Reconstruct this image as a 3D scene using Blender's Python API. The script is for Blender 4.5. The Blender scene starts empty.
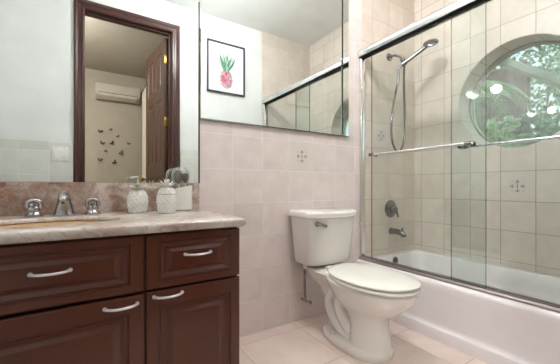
import bpy, bmesh, math, random
from mathutils import Vector, Matrix
random.seed(7)
PI = math.pi
C = bpy.context.scene
COL = C.collection

# ------------------------------------------------------------------ camera, world, exposure
D_CAM = 1.65; H_CAM = 0.906; F_PX = 299.0
cam = bpy.data.cameras.new('camera'); co = bpy.data.objects.new('camera', cam); COL.objects.link(co)
co.location = (0, -D_CAM, H_CAM)
co.rotation_euler = (PI/2, 0, -math.atan(188/299.0))
cam.sensor_width = 36; cam.lens = 36*F_PX/560; cam.shift_y = 5/560
cam.clip_start = 0.01; cam.clip_end = 200
C.camera = co
C.view_settings.view_transform = 'Standard'; C.view_settings.look = 'None'
C.view_settings.gamma = 1; C.view_settings.use_curve_mapping = False
C.view_settings.exposure = 1.12
w = bpy.data.worlds.new('sky'); C.world = w; w.use_nodes = True
wn = w.node_tree.nodes; bg = wn['Background']
tc = wn.new('ShaderNodeTexCoord'); sx = wn.new('ShaderNodeSeparateXYZ'); cr = wn.new('ShaderNodeValToRGB')
w.node_tree.links.new(tc.outputs['Generated'], sx.inputs[0]); w.node_tree.links.new(sx.outputs['Z'], cr.inputs[0])
cr.color_ramp.elements[0].color = (.75, .82, .85, 1); cr.color_ramp.elements[1].color = (.55, .72, .95, 1)
w.node_tree.links.new(cr.outputs[0], bg.inputs[0]); bg.inputs[1].default_value = 1.0
CEIL_LAMP = 290.0; GLOBE = 24.0; BED_FILL = 115.0

# ------------------------------------------------------------------ materials
def srgb(r, g, b):
    f = lambda c: (c/255/12.92) if c/255 <= .04045 else ((c/255+.055)/1.055)**2.4
    return (f(r), f(g), f(b), 1)
def mat(name, rgb, rough=.5, metal=0, spec=.5, coat=0):
    m = bpy.data.materials.new(name); m.use_nodes = True
    b = m.node_tree.nodes['Principled BSDF']
    b.inputs['Base Color'].default_value = srgb(*rgb); b.inputs['Roughness'].default_value = rough
    b.inputs['Metallic'].default_value = metal; b.inputs['Specular IOR Level'].default_value = spec
    b.inputs['Coat Weight'].default_value = coat
    # faint procedural variation so nothing is perfectly flat
    n = m.node_tree.nodes; l = m.node_tree.links
    g = n.new('ShaderNodeNewGeometry'); t = n.new('ShaderNodeTexNoise'); t.inputs['Scale'].default_value = 6
    l.new(g.outputs['Position'], t.inputs['Vector'])
    mx = n.new('ShaderNodeMixRGB'); mx.inputs[1].default_value = srgb(*rgb)
    mx.inputs[2].default_value = srgb(*[c*.94 for c in rgb]); l.new(t.outputs[0], mx.inputs[0])
    l.new(mx.outputs[0], b.inputs['Base Color'])
    return m
class NT:
    def __init__(s, m): s.t = m.node_tree; s.n = s.t.nodes; s.l = s.t.links
    def math(s, op, a, b=None, c=None):
        n = s.n.new('ShaderNodeMath'); n.operation = op
        for i, v in enumerate((a, b, c)):
            if v is None: continue
            if isinstance(v, (int, float)): n.inputs[i].default_value = v
            else: s.l.new(v, n.inputs[i])
        return n.outputs[0]
    def mix(s, f, a, b, mode='MIX'):
        n = s.n.new('ShaderNodeMixRGB'); n.blend_type = mode
        for i, v in enumerate((f, a, b)):
            if isinstance(v, (int, float)): n.inputs[i].default_value = v
            elif isinstance(v, tuple): n.inputs[i].default_value = v
            else: s.l.new(v, n.inputs[i])
        return n.outputs[0]
    def noise(s, vec, scale, detail=3, rough=.5, dist=0):
        n = s.n.new('ShaderNodeTexNoise'); n.inputs['Scale'].default_value = scale; n.inputs['Detail'].default_value = detail
        n.inputs['Roughness'].default_value = rough; n.inputs['Distortion'].default_value = dist
        s.l.new(vec, n.inputs['Vector']); return n.outputs[0]
    def ramp(s, f, stops):
        n = s.n.new('ShaderNodeValToRGB'); e = n.color_ramp.elements
        while len(e) < len(stops): e.new(.5)
        for q, (p, c) in zip(e, stops): q.position = p; q.color = c
        s.l.new(f, n.inputs[0]); return n.outputs[0]
def tile_mat(name, ax, off, pitch, base, base2, grout, gw=.0016, rough=.35, var=.10, mot=9):
    m = bpy.data.materials.new(name); m.use_nodes = True; k = NT(m)
    b = k.n['Principled BSDF']
    g = k.n.new('ShaderNodeNewGeometry'); sp = k.n.new('ShaderNodeSeparateXYZ'); k.l.new(g.outputs['Position'], sp.inputs[0])
    es = []; ids = []
    for i in (0, 1):
        q = k.math('DIVIDE', k.math('SUBTRACT', sp.outputs[ax[i]], off[i]), pitch[i])
        fr = k.math('FRACT', q); ids.append(k.math('FLOOR', q))
        e = k.math('MULTIPLY', k.math('MINIMUM', fr, k.math('SUBTRACT', 1, fr)), pitch[i]); es.append(e)
    e = k.math('MINIMUM', es[0], es[1])
    mr = k.n.new('ShaderNodeMapRange'); mr.inputs['From Min'].default_value = gw*.7; mr.inputs['From Max'].default_value = gw*1.6
    k.l.new(e, mr.inputs['Value'])
    cb = k.n.new('ShaderNodeCombineXYZ'); k.l.new(ids[0], cb.inputs[0]); k.l.new(ids[1], cb.inputs[1])
    wn_ = k.n.new('ShaderNodeTexWhiteNoise'); k.l.new(cb.outputs[0], wn_.inputs['Vector'])
    # each tile samples its own patch of mottling
    add = k.n.new('ShaderNodeVectorMath'); add.operation = 'ADD'; k.l.new(g.outputs['Position'], add.inputs[0])
    sc = k.n.new('ShaderNodeVectorMath'); sc.operation = 'SCALE'; sc.inputs['Scale'].default_value = 7; k.l.new(wn_.outputs['Color'], sc.inputs[0])
    k.l.new(sc.outputs[0], add.inputs[1])
    n1 = k.noise(add.outputs[0], mot, 4, .6)
    f1 = k.ramp(n1, [(.35, (0, 0, 0, 1)), (.7, (1, 1, 1, 1))])
    c = k.mix(f1, srgb(*base), srgb(*base2))
    dark = k.math('MULTIPLY_ADD', wn_.outputs['Value'], var, 1-var/2)
    c = k.mix(1.0, c, dark, 'MULTIPLY')
    n2 = k.noise(add.outputs[0], 160, 2, .6)
    c = k.mix(k.math('MULTIPLY', n2, .12), c, srgb(*[v*.78 for v in base]))
    c = k.mix(mr.outputs[0], srgb(*grout), c)
    k.l.new(c, b.inputs['Base Color'])
    b.inputs['Roughness'].default_value = rough
    bp = k.n.new('ShaderNodeBump'); bp.inputs['Distance'].default_value = .0015; bp.inputs['Strength'].default_value = .6
    k.l.new(mr.outputs[0], bp.inputs['Height']); k.l.new(bp.outputs[0], b.inputs['Normal'])
    return m
def marble_mat():
    m = bpy.data.materials.new('marble'); m.use_nodes = True; k = NT(m); b = k.n['Principled BSDF']
    g = k.n.new('ShaderNodeNewGeometry').outputs['Position']
    n1 = k.noise(g, 8, 9, .72, .4); n2 = k.noise(g, 26, 6, .65, .5); n3 = k.noise(g, 9, 6, .65, .6)
    sp = k.n.new('ShaderNodeSeparateXYZ'); k.l.new(g, sp.inputs[0])
    side = k.n.new('ShaderNodeMapRange'); side.inputs['From Min'].default_value = -.6; side.inputs['From Max'].default_value = .35
    side.inputs['To Min'].default_value = .13; side.inputs['To Max'].default_value = -.05
    k.l.new(sp.outputs['X'], side.inputs['Value'])      # the slab itself is rustier towards its left end
    f = k.math('ADD', k.math('MULTIPLY_ADD', n1, 1.5, -.25), side.outputs[0])
    c = k.ramp(f, [(.36, srgb(204, 192, 184)), (.46, srgb(176, 158, 146)), (.55, srgb(150, 130, 120)), (.66, srgb(148, 112, 90)), (.76, srgb(110, 78, 62))])
    v = k.ramp(k.math('ABSOLUTE', k.math('SUBTRACT', n2, .5)), [(0, (1, 1, 1, 1)), (.035, (0, 0, 0, 1))])
    c = k.mix(k.math('MULTIPLY', v, .28), c, srgb(214, 200, 192))
    v2 = k.ramp(k.math('ABSOLUTE', k.math('SUBTRACT', n3, .47)), [(0, (1, 1, 1, 1)), (.02, (0, 0, 0, 1))])
    c = k.mix(k.math('MULTIPLY', v2, .45), c, srgb(120, 92, 84))
    c = k.mix(k.math('MULTIPLY', k.noise(g, 70, 3, .6), .25), c, srgb(150, 124, 112))
    k.l.new(c, b.inputs['Base Color']); b.inputs['Roughness'].default_value = .22
    return m
def counter_marble_mat():
    m = bpy.data.materials.new('pale_marble'); m.use_nodes = True; k = NT(m); b = k.n['Principled BSDF']
    g = k.n.new('ShaderNodeNewGeometry').outputs['Position']
    n1 = k.noise(g, 7, 8, .65, .8); n3 = k.noise(g, 10, 6, .65, .6)
    c = k.ramp(n1, [(.3, srgb(222, 218, 214)), (.46, srgb(206, 196, 188)), (.58, srgb(188, 170, 160)), (.72, srgb(160, 138, 126))])
    v2 = k.ramp(k.math('ABSOLUTE', k.math('SUBTRACT', n3, .5)), [(0, (1, 1, 1, 1)), (.022, (0, 0, 0, 1))])
    c = k.mix(k.math('MULTIPLY', v2, .6), c, srgb(140, 118, 108))
    k.l.new(c, b.inputs['Base Color']); b.inputs['Roughness'].default_value = .2
    return m
def clear_mat(name, tint, refl=1.0, haze=0.0):
    m = bpy.data.materials.new(name); m.use_nodes = True; k = NT(m)
    k.n.remove(k.n['Principled BSDF']); out = k.n['Material Output']
    tr = k.n.new('ShaderNodeBsdfTransparent'); tr.inputs[0].default_value = tint
    gl = k.n.new('ShaderNodeBsdfGlossy'); gl.inputs['Roughness'].default_value = 0.0; gl.inputs[0].default_value = (.95, 1, .97, 1)
    fr = k.n.new('ShaderNodeFresnel'); bf = k.n.new('ShaderNodeNewGeometry').outputs['Backfacing']; k.l.new(k.math('SUBTRACT', 1.45, k.math('MULTIPLY', bf, 1.45-1/1.45)), fr.inputs[0])
    mx = k.n.new('ShaderNodeMixShader'); k.l.new(k.math('MULTIPLY', fr.outputs[0], refl), mx.inputs[0])
    k.l.new(tr.outputs[0], mx.inputs[1]); k.l.new(gl.outputs[0], mx.inputs[2]); last = mx
    if haze:
        df = k.n.new('ShaderNodeBsdfDiffuse'); df.inputs[0].default_value = (.85, .92, .88, 1)
        m2 = k.n.new('ShaderNodeMixShader')
        g = k.n.new('ShaderNodeNewGeometry').outputs['Position']
        h = k.math('MULTIPLY', k.ramp(k.noise(g, 7, 6, .7, 1.5), [(.3, (.25, .25, .25, 1)), (.75, (1, 1, 1, 1))]), haze)
        k.l.new(h, m2.inputs[0]); k.l.new(last.outputs[0], m2.inputs[1]); k.l.new(df.outputs[0], m2.inputs[2]); last = m2
    k.l.new(last.outputs[0], out.inputs[0]); return m
def emit_mat(name, rgb, s):
    m = bpy.data.materials.new(name); m.use_nodes = True; b = m.node_tree.nodes['Principled BSDF']
    b.inputs['Base Color'].default_value = (1, 1, 1, 1); b.inputs['Emission Color'].default_value = (*rgb, 1); b.inputs['Emission Strength'].default_value = s
    return m
M = {}
M['paint'] = mat('white_paint', (230, 235, 235), .6)
M['ceiling'] = mat('ceiling_paint', (240, 242, 240), .7)
M['bedpaint'] = mat('cream_paint', (190, 182, 168), .7)
M['tile_back'] = tile_mat('wall_tile_back', (0, 2), (.1, 0), (.2025, .2025), (236, 224, 220), (225, 211, 207), (240, 233, 229))
M['tile_tub'] = tile_mat('wall_tile_shower', (0, 2), (.1, .178), (.2025, .2095), (228, 217, 206), (218, 204, 190), (184, 172, 150), gw=.0014)
M['tile_win'] = tile_mat('wall_tile_window', (1, 2), (-.068, .178), (.2025, .2095), (230, 220, 211), (220, 208, 196), (150, 140, 110), gw=.0013)
M['tile_door'] = tile_mat('wall_tile_door', (0, 2), (.1, 0), (.2025, .2025), (219, 210, 200), (209, 198, 188), (226, 220, 212))
M['tile_wains'] = tile_mat('wall_tile_wainscot', (0, 2), (.1, 0), (.2025, .2025), (220, 221, 216), (210, 211, 207), (232, 233, 230))
M['tile_floor'] = tile_mat('floor_tile', (0, 1), (.705, -.475), (.425, .385), (238, 222, 214), (222, 200, 190), (186, 170, 152), gw=.002, rough=.28, mot=5)
M['wood'] = mat('dark_cabinet', (94, 50, 37), .24)
M['wood_in'] = mat('cabinet_recess', (40, 22, 16), .6)
M['casing'] = mat('dark_door_wood', (72, 42, 38), .35)
M['leaf_wood'] = mat('door_leaf_wood', (84, 56, 40), .45)
M['marble'] = marble_mat(); M['counter'] = counter_marble_mat()
M['chrome'] = mat('chrome', (176, 176, 178), .2, 1)
M['header'] = mat('satin_header', (214, 217, 217), .25, .85)
M['track'] = mat('track_metal', (190, 180, 180), .3, .8)
M['bchrome'] = mat('polished_rail', (226, 228, 228), .16, 1)
M['nickel'] = mat('brushed_nickel', (138, 138, 138), .16, 1)
M['handle'] = mat('satin_pull', (238, 234, 240), .3, .15)
M['brass'] = mat('brass', (160, 134, 76), .35, 1)
M['ceramic'] = mat('toilet_ceramic', (248, 244, 240), .12, coat=.4)
M['seat'] = mat('toilet_seat_plastic', (247, 247, 239), .22)
M['tub'] = mat('tub_enamel', (245, 239, 241), .15, coat=.3)
M['white_cer'] = mat('white_ceramic', (238, 237, 233), .22)
M['basin'] = mat('biscuit_ceramic', (232, 204, 168), .15)
M['plastic'] = mat('white_plastic', (238, 238, 234), .35)
M['ac'] = mat('aged_white_plastic', (206, 200, 188), .4)
M['pumpm'] = mat('satin_silver_pump', (196, 202, 194), .3, .5)
M['black'] = mat('dark_grey_frame', (58, 62, 74), .4)
M['rubber'] = mat('dark_seal', (44, 40, 38), .6)
M['paper'] = mat('picture_paper', (240, 240, 240), .7)
M['mirror'] = mat('mirror_silver', (240, 244, 241), 0.0, 1)
M['mirror_edge'] = mat('mirror_edge', (34, 44, 41), .35)
M['glass'] = clear_mat('door_glass', (.948, .972, .964, 1), .8)
M['glass_edge'] = mat('glass_edge_green', (30, 56, 48), .2)
M['winglass'] = clear_mat('window_glass', (.90, .95, .91, 1), 1.3, .26)  # patchy pale haze painted in, imitating the room's reflections on the pane
M['dome'] = clear_mat('clear_acrylic', (.95, .955, .95, 1), 1.8)
M['bulb'] = emit_mat('frosted_globe', (1, .965, .91), GLOBE)
M['ceil_lamp'] = emit_mat('ceiling_lamp_glass', (1, .99, .985), CEIL_LAMP)
M['bed_fill'] = emit_mat('bedroom_fill_globe', (1, .965, .92), BED_FILL)
M['curtain'] = mat('curtain_cloth', (226, 220, 206), .85)
M['brush'] = mat('brush_hair', (92, 74, 62), .9)
M['green_hose'] = mat('green_hose', (96, 112, 74), .5)

# ------------------------------------------------------------------ mesh helpers
class MB:
    def __init__(s): s.bm = bmesh.new()
    def box(s, x0, x1, y0, y1, z0, z1, bev=0, mi=0, seg=2):
        b = bmesh.new(); bmesh.ops.create_cube(b, size=1)
        for v in b.verts: v.co = Vector(((x0+x1)/2+v.co.x*(x1-x0), (y0+y1)/2+v.co.y*(y1-y0), (z0+z1)/2+v.co.z*(z1-z0)))
        if bev: bmesh.ops.bevel(b, geom=b.edges[:], offset=bev, segments=seg, profile=.5, affect='EDGES')
        return s.merge(b, mi)
    def merge(s, b, mi=0, mtx=None):
        if mtx is not None: bmesh.ops.transform(b, matrix=mtx, verts=b.verts)
        for f in b.faces: f.material_index = mi
        me = bpy.data.meshes.new('t'); b.to_mesh(me); b.free(); s.bm.from_mesh(me); bpy.data.meshes.remove(me); return s
    def loft(s, loops, closed=False, caps=True, mi=0, ring=True):
        b = bmesh.new(); rows = [[b.verts.new(p) for p in L] for L in loops]; n = len(rows[0]); R = len(rows)
        for i in range(R if closed else R-1):
            a, c = rows[i], rows[(i+1) % R]
            for j in range(n if ring else n-1):
                k = (j+1) % n
                try: b.faces.new((a[j], a[k], c[k], c[j]))
                except ValueError: pass
        if caps and not closed: b.faces.new(rows[0][::-1]); b.faces.new(rows[-1])
        bmesh.ops.remove_doubles(b, verts=b.verts, dist=1e-6)
        bmesh.ops.recalc_face_normals(b, faces=b.faces)
        return s.merge(b, mi)
    def lathe(s, prof, c=(0, 0, 0), n=32, axis='Z', fn=None, mi=0):
        loops = []
        for r, h in prof:
            L = []
            for j in range(n):
                a = 2*PI*j/n; rr = max(r, 1e-5)*(fn(a, h) if fn else 1)
                p = Vector((rr*math.cos(a), rr*math.sin(a), h))
                if axis == 'X': p = Vector((p.z, p.x, p.y))
                if axis == 'Y': p = Vector((p.x, p.z, p.y))
                L.append(p+Vector(c))
            loops.append(L)
        return s.loft(loops, mi=mi)
    def tube(s, pts, r, n=12, mi=0, smooth=0, flat=None):
        P = [Vector(p) for p in pts]; R = list(r) if isinstance(r, (list, tuple)) else [r]*len(P)
        for _ in range(smooth):
            Q = [P[0]]; S = [R[0]]
            for i in range(len(P)-1):
                Q += [P[i]*.75+P[i+1]*.25, P[i]*.25+P[i+1]*.75]; S += [R[i]*.75+R[i+1]*.25, R[i]*.25+R[i+1]*.75]
            Q.append(P[-1]); S.append(R[-1]); P, R = Q, S
        T = []
        for i in range(len(P)): T.append((P[min(i+1, len(P)-1)]-P[max(i-1, 0)]).normalized())
        up = Vector((0, 0, 1)) if abs(T[0].z) < .9 else Vector((1, 0, 0))
        N = (up-T[0]*up.dot(T[0])).normalized(); loops = []
        for i in range(len(P)):
            N = (N-T[i]*N.dot(T[i])).normalized(); B = T[i].cross(N)
            loops.append([P[i]+(N*math.cos(2*PI*j/n)*(flat or 1)+B*math.sin(2*PI*j/n))*R[i] for j in range(n)])
        return s.loft(loops, mi=mi)
    def sphere(s, c, r, sc=(1, 1, 1), mi=0, u=20, v=12):
        b = bmesh.new(); bmesh.ops.create_uvsphere(b, u_segments=u, v_segments=v, radius=r)
        return s.merge(b, mi, Matrix.Translation(c) @ Matrix.Diagonal((*sc, 1)))
    def poly(s, pts, mi=0):
        b = bmesh.new(); b.faces.new([b.verts.new(p) for p in pts]); return s.merge(b, mi)
    def prism(s, prof, y0, y1, mi=0):      # profile in (x, z) extruded along y
        return s.loft([[Vector((x, y0, z)) for x, z in prof], [Vector((x, y1, z)) for x, z in prof]], mi=mi)
    def prismx(s, prof, x0, x1, mi=0):     # profile in (y, z) extruded along x
        return s.loft([[Vector((x0, y, z)) for y, z in prof], [Vector((x1, y, z)) for y, z in prof]], mi=mi)
def origin(o):
    p = Vector((0, 0, 0))
    while o is not None: p += Vector(o.location); o = o.parent
    return p
def obj(name, mb, mats, parent=None, smooth=True, angle=40, loc=None):
    if not isinstance(mats, (list, tuple)): mats = [mats]
    me = bpy.data.meshes.new(name)
    off = origin(parent) if parent else Vector(loc or (0, 0, 0))
    bmesh.ops.translate(mb.bm, verts=mb.bm.verts, vec=-off)
    if smooth:
        for f in mb.bm.faces: f.smooth = True
        for e in mb.bm.edges:
            if len(e.link_faces) == 2 and e.calc_face_angle(0) > math.radians(angle): e.smooth = False
    mb.bm.to_mesh(me); mb.bm.free()
    for m in mats: me.materials.append(m)
    o = bpy.data.objects.new(name, me); COL.objects.link(o)
    if parent: o.parent = parent
    else: o.location = off
    return o
def tag(o, label, cat, group=None):
    o['label'] = label; o['category'] = cat
    if group: o['group'] = group
    return o
def thing(name, label, cat, loc, group=None):
    o = bpy.data.objects.new(name, None); COL.objects.link(o); o.location = loc; o.empty_display_size = .05
    return tag(o, label, cat, group)
def struct(name, mb, m, parent=None, label=None, **kw):
    o = obj(name, mb, m, parent, **kw)
    if not parent: o['kind'] = 'structure'
    if label: o['label'] = label
    return o
def rect_angles(cx, cy, x0, x1, y0, y1, n=64):
    A = sorted([2*PI*i/n for i in range(n)]+[math.atan2(b-cy, a-cx) % (2*PI) for a in (x0, x1) for b in (y0, y1)])
    return A
def rect_pt(cx, cy, x0, x1, y0, y1, a):
    dx, dy = math.cos(a), math.sin(a); t = 1e9
    if dx > 1e-9: t = min(t, (x1-cx)/dx)
    if dx < -1e-9: t = min(t, (x0-cx)/dx)
    if dy > 1e-9: t = min(t, (y1-cy)/dy)
    if dy < -1e-9: t = min(t, (y0-cy)/dy)
    return cx+dx*t, cy+dy*t
def rr(x0, x1, y0, y1, z, r, n=8):       # rounded rectangle loop
    L = []
    for cx, cy, a0 in ((x1-r, y1-r, 0), (x0+r, y1-r, PI/2), (x0+r, y0+r, PI), (x1-r, y0+r, 1.5*PI)):
        for i in range(n+1):
            a = a0+PI/2*i/n; L.append(Vector((cx+r*math.cos(a), cy+r*math.sin(a), z)))
    return L

# ------------------------------------------------------------------ room dimensions
XW = 2.482; YD = -1.57; YB = -1.69; ZC = 2.80; XL = -.78; XT = 1.80
# ------------------------------------------------------------------ setting
b = MB(); b.box(XL-.1, XW+.25, YB, .12, -.1, 0); struct('floor', b, M['tile_floor'], smooth=False)
b = MB(); b.box(XL-.1, XW+.25, YB, .12, ZC, ZC+.1); struct('ceiling', b, M['ceiling'], smooth=False)
b = MB(); b.box(XL-.1, XT, 0, .12, 0, ZC); b.box(XT, XW+.25, 0, .12, 0, ZC, mi=1)
struct('wall_back', b, [M['tile_back'], M['tile_tub']], smooth=False)
b = MB(); b.box(XL-.1, XL, YD, 0, 0, ZC); struct('wall_left', b, M['paint'], smooth=False)
# right wall with the round window
WY, WZ, WR = -.765, 1.556, .376; XG = XW+.17
b = MB(); A = rect_angles(WY, WZ, YD, 0, 0, ZC, 96)
circ = lambda x, r: [Vector((x, WY+r*math.cos(a), WZ+r*math.sin(a))) for a in A]
rect = lambda x: [Vector((x, *rect_pt(WY, WZ, YD, 0, 0, ZC, a))) for a in A]
b.loft([rect(XW), circ(XW, WR+.004), circ(XW+.004, WR), circ(XW+.25, WR), rect(XW+.25)], closed=True)
struct('wall_right', b, M['tile_win'], smooth=True, angle=30)
b = MB(); b.loft([circ(XG-.012, WR+.0), circ(XG-.012, WR-.016), circ(XG+.03, WR-.016), circ(XG+.03, WR+.0)], closed=True)
wf = struct('window_1', b, mat('window_frame_paint', (188, 184, 168), .5))
b = MB(); b.loft([circ(XG+.002, WR-.014), circ(XG+.007, WR-.014)])
struct('window_pane', b, M['winglass'], wf)
# wall with the doorway (room side at YD)
OX0, OX1, OZ = -.055, .694, 2.50
b = MB(); b.box(XL-.1, OX0-.02, YB, YD, 0, ZC); b.box(OX1+.02, XW+.25, YB, YD, 0, ZC); b.box(OX0-.02, OX1+.02, YB, YD, OZ+.02, ZC)
struct('wall_front', b, M['paint'], smooth=False)
b = MB(); b.box(1.75, XW, YD, YD+.012, 0, ZC); b.box(XL, OX0-.085, YD, YD+.012, 0, 1.295, .003, mi=1); b.box(OX1+.085, 1.75, YD, YD+.012, 0, 1.295, .003, mi=1)
struct('trim_2', b, [M['tile_door'], M['tile_wains']], smooth=False)
# door casing and jamb
def casing_prof(s):   # (across, out)
    return [(0, 0), (0, .010), (.010, .016), (.022, .016), (.028, .011), (.046, .011), (.052, .019), (.066, .024), (.078, .022), (.082, .012), (.082, 0)]
b = MB()
pr = casing_prof(1)
for sgn, x in ((-1, OX0), (1, OX1)):
    loops = []
    for z0, mit in ((0, 0), (OZ, 1)):
        loops.append([Vector((x+sgn*a, YD+o, z0+(a if mit else 0))) for a, o in pr])
    b.loft(loops)
b.loft([[Vector((OX0-a, YD+o, OZ+a)) for a, o in pr], [Vector((OX1+a, YD+o, OZ+a)) for a, o in pr]])
b.box(OX0-.02, OX0, YB, YD+.002, 0, OZ); b.box(OX1, OX1+.02, YB, YD+.002, 0, OZ); b.box(OX0-.02, OX1+.02, YB, YD+.002, OZ, OZ+.02)
b.box(OX1-.012, OX1, YD-.075, YD-.035, 0, OZ); b.box(OX0, OX1, YD-.075, YD-.035, OZ-.012, OZ)
struct('trim_1', b, M['casing'], angle=25)

# open six panel door leaf, seen only in the mirror
def raised_panel(b, x0, x1, z0, z1, plane, prof, out, flip=False, mi=0):
    """nested rectangular loops. out: function (u, v, d) -> Vector; d = depth toward viewer"""
    loops = []
    for ix, iz, d in prof:
        loops.append([out(x0+ix, z0+iz, d), out(x1-ix, z0+iz, d), out(x1-ix, z1-iz, d), out(x0+ix, z1-iz, d)])
    b.loft(loops, caps=False, mi=mi)
    L = loops[-1]; b.poly(L, mi)
DX0, DX1 = OX1-.045, OX1-.005
b = MB(); b.box(DX0+.006, DX1, YB-.745, YB-.004, .01, OZ-.015)
outd = lambda u, v, d: Vector((DX0+.008-d, u, v))
y0, y1 = YB-.745, YB-.004
def door_face(b):
    ys = [y0, y0+.11, (y0+y1)/2-.05, (y0+y1)/2+.05, y1-.11, y1]; zs = [.01, .24, 1.02, 1.16, 1.86, 1.98, OZ-.13, OZ-.015]
    for i in range(5):
        for j in range(7):
            if i in (1, 3) and j in (1, 3, 5):
                raised_panel(b, ys[i], ys[i+1], zs[j], zs[j+1], None, [(0, 0, .008), (.012, .012, -.002), (.03, .03, -.002), (.05, .05, .006)], outd)
            else:
                b.poly([outd(ys[i], zs[j], .008), outd(ys[i+1], zs[j], .008), outd(ys[i+1], zs[j+1], .008), outd(ys[i], zs[j+1], .008)])
door_face(b)
door = struct('door_1', b, M['leaf_wood'], smooth=False)
for z in (.3, 1.60, 2.26):
    b = MB(); b.box(DX0-.002, DX1+.004, YB-.006, YB-.001, z-.045, z+.045, .001); b.tube([(DX0-.003, YB-.004, z-.05), (DX0-.003, YB-.004, z+.05)], .005)
    obj('hinge', b, M['brass'], door)
b = MB(); b.lathe([(0, 0), (.026, 0), (.026, .006), (.01, .01), (.01, .035), (.024, .045), (.028, .06), (.02, .072), (0, .075)], (0, 0, 0), 20, 'X')
bmesh.ops.scale(b.bm, vec=(-1, 1, 1), verts=b.bm.verts); bmesh.ops.recalc_face_normals(b.bm, faces=b.bm.faces)
bmesh.ops.translate(b.bm, vec=(DX0, y0+.06, 1.0), verts=b.bm.verts); obj('door_knob', b, M['brass'], door)
for o in [door]+list(door.children):
    R_ = Matrix.Translation((OX1-.005, YB-.004, 0)) @ Matrix.Rotation(math.radians(-6), 4, 'Z') @ Matrix.Translation((-OX1+.005, -YB+.004, 0)); o.data.transform(R_)

# bedroom beyond the doorway
BX0, BX1, BY = -1.9, 1.05, -4.05
b = MB(); b.box(BX0, BX1, BY, YB, -.1, 0); struct('floor_bedroom', b, mat('bedroom_floor', (170, 150, 128), .4), smooth=False)
b = MB(); b.box(BX0, BX1, BY, YB, ZC, ZC+.1); struct('ceiling_bedroom', b, M['bedpaint'], smooth=False)
b = MB(); b.box(BX0-.1, BX1+.1, BY-.1, BY, 0, ZC); struct('wall_bedroom_far', b, M['bedpaint'], smooth=False)
b = MB(); b.box(BX0-.1, BX0, BY, YB, 0, ZC); struct('wall_bedroom_left', b, M['bedpaint'], smooth=False)
b = MB(); b.box(BX1, BX1+.1, BY, YB, 0, ZC); struct('wall_bedroom_right', b, M['bedpaint'], smooth=False)
b = MB(); b.box(BX0, OX0-.02, YB-.01, YB, 0, ZC); b.box(OX1+.02, BX1, YB-.01, YB, 0, ZC); b.box(OX0-.02, OX1+.02, YB-.01, YB, OZ+.02, ZC)
struct('wall_bedroom_near', b, M['bedpaint'], smooth=False)

# ------------------------------------------------------------------ mirrors
def mirror(label, x0, x1, z0, z1, y=-.008):
    t = thing('wall_mirror', label, 'mirror', (x0, 0, z0))
    b = MB(); b.box(x0, x1, y+.001, -.001, z0, z1, 0); obj('mirror_backing', b, M['mirror_edge'], t, smooth=False)
    b = MB(); bv = .006
    o = [Vector((x0, y+.001, z0)), Vector((x1, y+.001, z0)), Vector((x1, y+.001, z1)), Vector((x0, y+.001, z1))]
    i = [Vector((x0+bv, y, z0+bv*.25)), Vector((x1-bv, y, z0+bv*.25)), Vector((x1-bv, y, z1-bv)), Vector((x0+bv, y, z1-bv))]
    b.loft([o, i], caps=False); b.poly(i); 
    obj('mirror_glass', b, M['mirror'], t, smooth=False)
    return t
t1 = thing('wall_mirror', 'large frameless mirror above the marble backsplash, reflecting the doorway', 'mirror', (-.775, 0, .926))
b = MB(); b.box(-.775, .500, -.007, -.001, .927, 1.93); b.box(.4985, .5065, -.010, -.001, .927, 1.93); obj('mirror_backing', b, M['mirror_edge'], t1, smooth=False)
b = MB(); b.poly([(-.774, -.008, .928), (.4985, -.008, .928), (.4985, -.008, 1.929), (-.774, -.008, 1.929)]); obj('mirror_glass', b, M['mirror'], t1, smooth=False)
t2 = mirror('wide mirror over the toilet, in which the pineapple picture and shower rail are reflected', .507, 1.577, 1.287, 2.45)
b = MB(); b.box(1.577, 1.648, -.007, -.001, 1.287, 2.45); obj('strip_backing', b, M['mirror_edge'], t2, smooth=False)
b = MB(); b.poly([(1.591, -.008, 1.288), (1.6475, -.008, 1.288), (1.6475, -.008, 2.449), (1.591, -.008, 2.449)]); obj('mirror_strip', b, M['mirror'], t2, smooth=False)
b = MB(); b.prismx([(-.001, 1.283), (-.014, 1.283), (-.014, 1.290), (-.011, 1.290), (-.011, 1.2865), (-.001, 1.2865)], .505, 1.648)
tag(obj('mirror_channel', b, M['nickel']), 'thin metal channel holding the lower edge of the mirror over the toilet', 'mirror channel')

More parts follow.
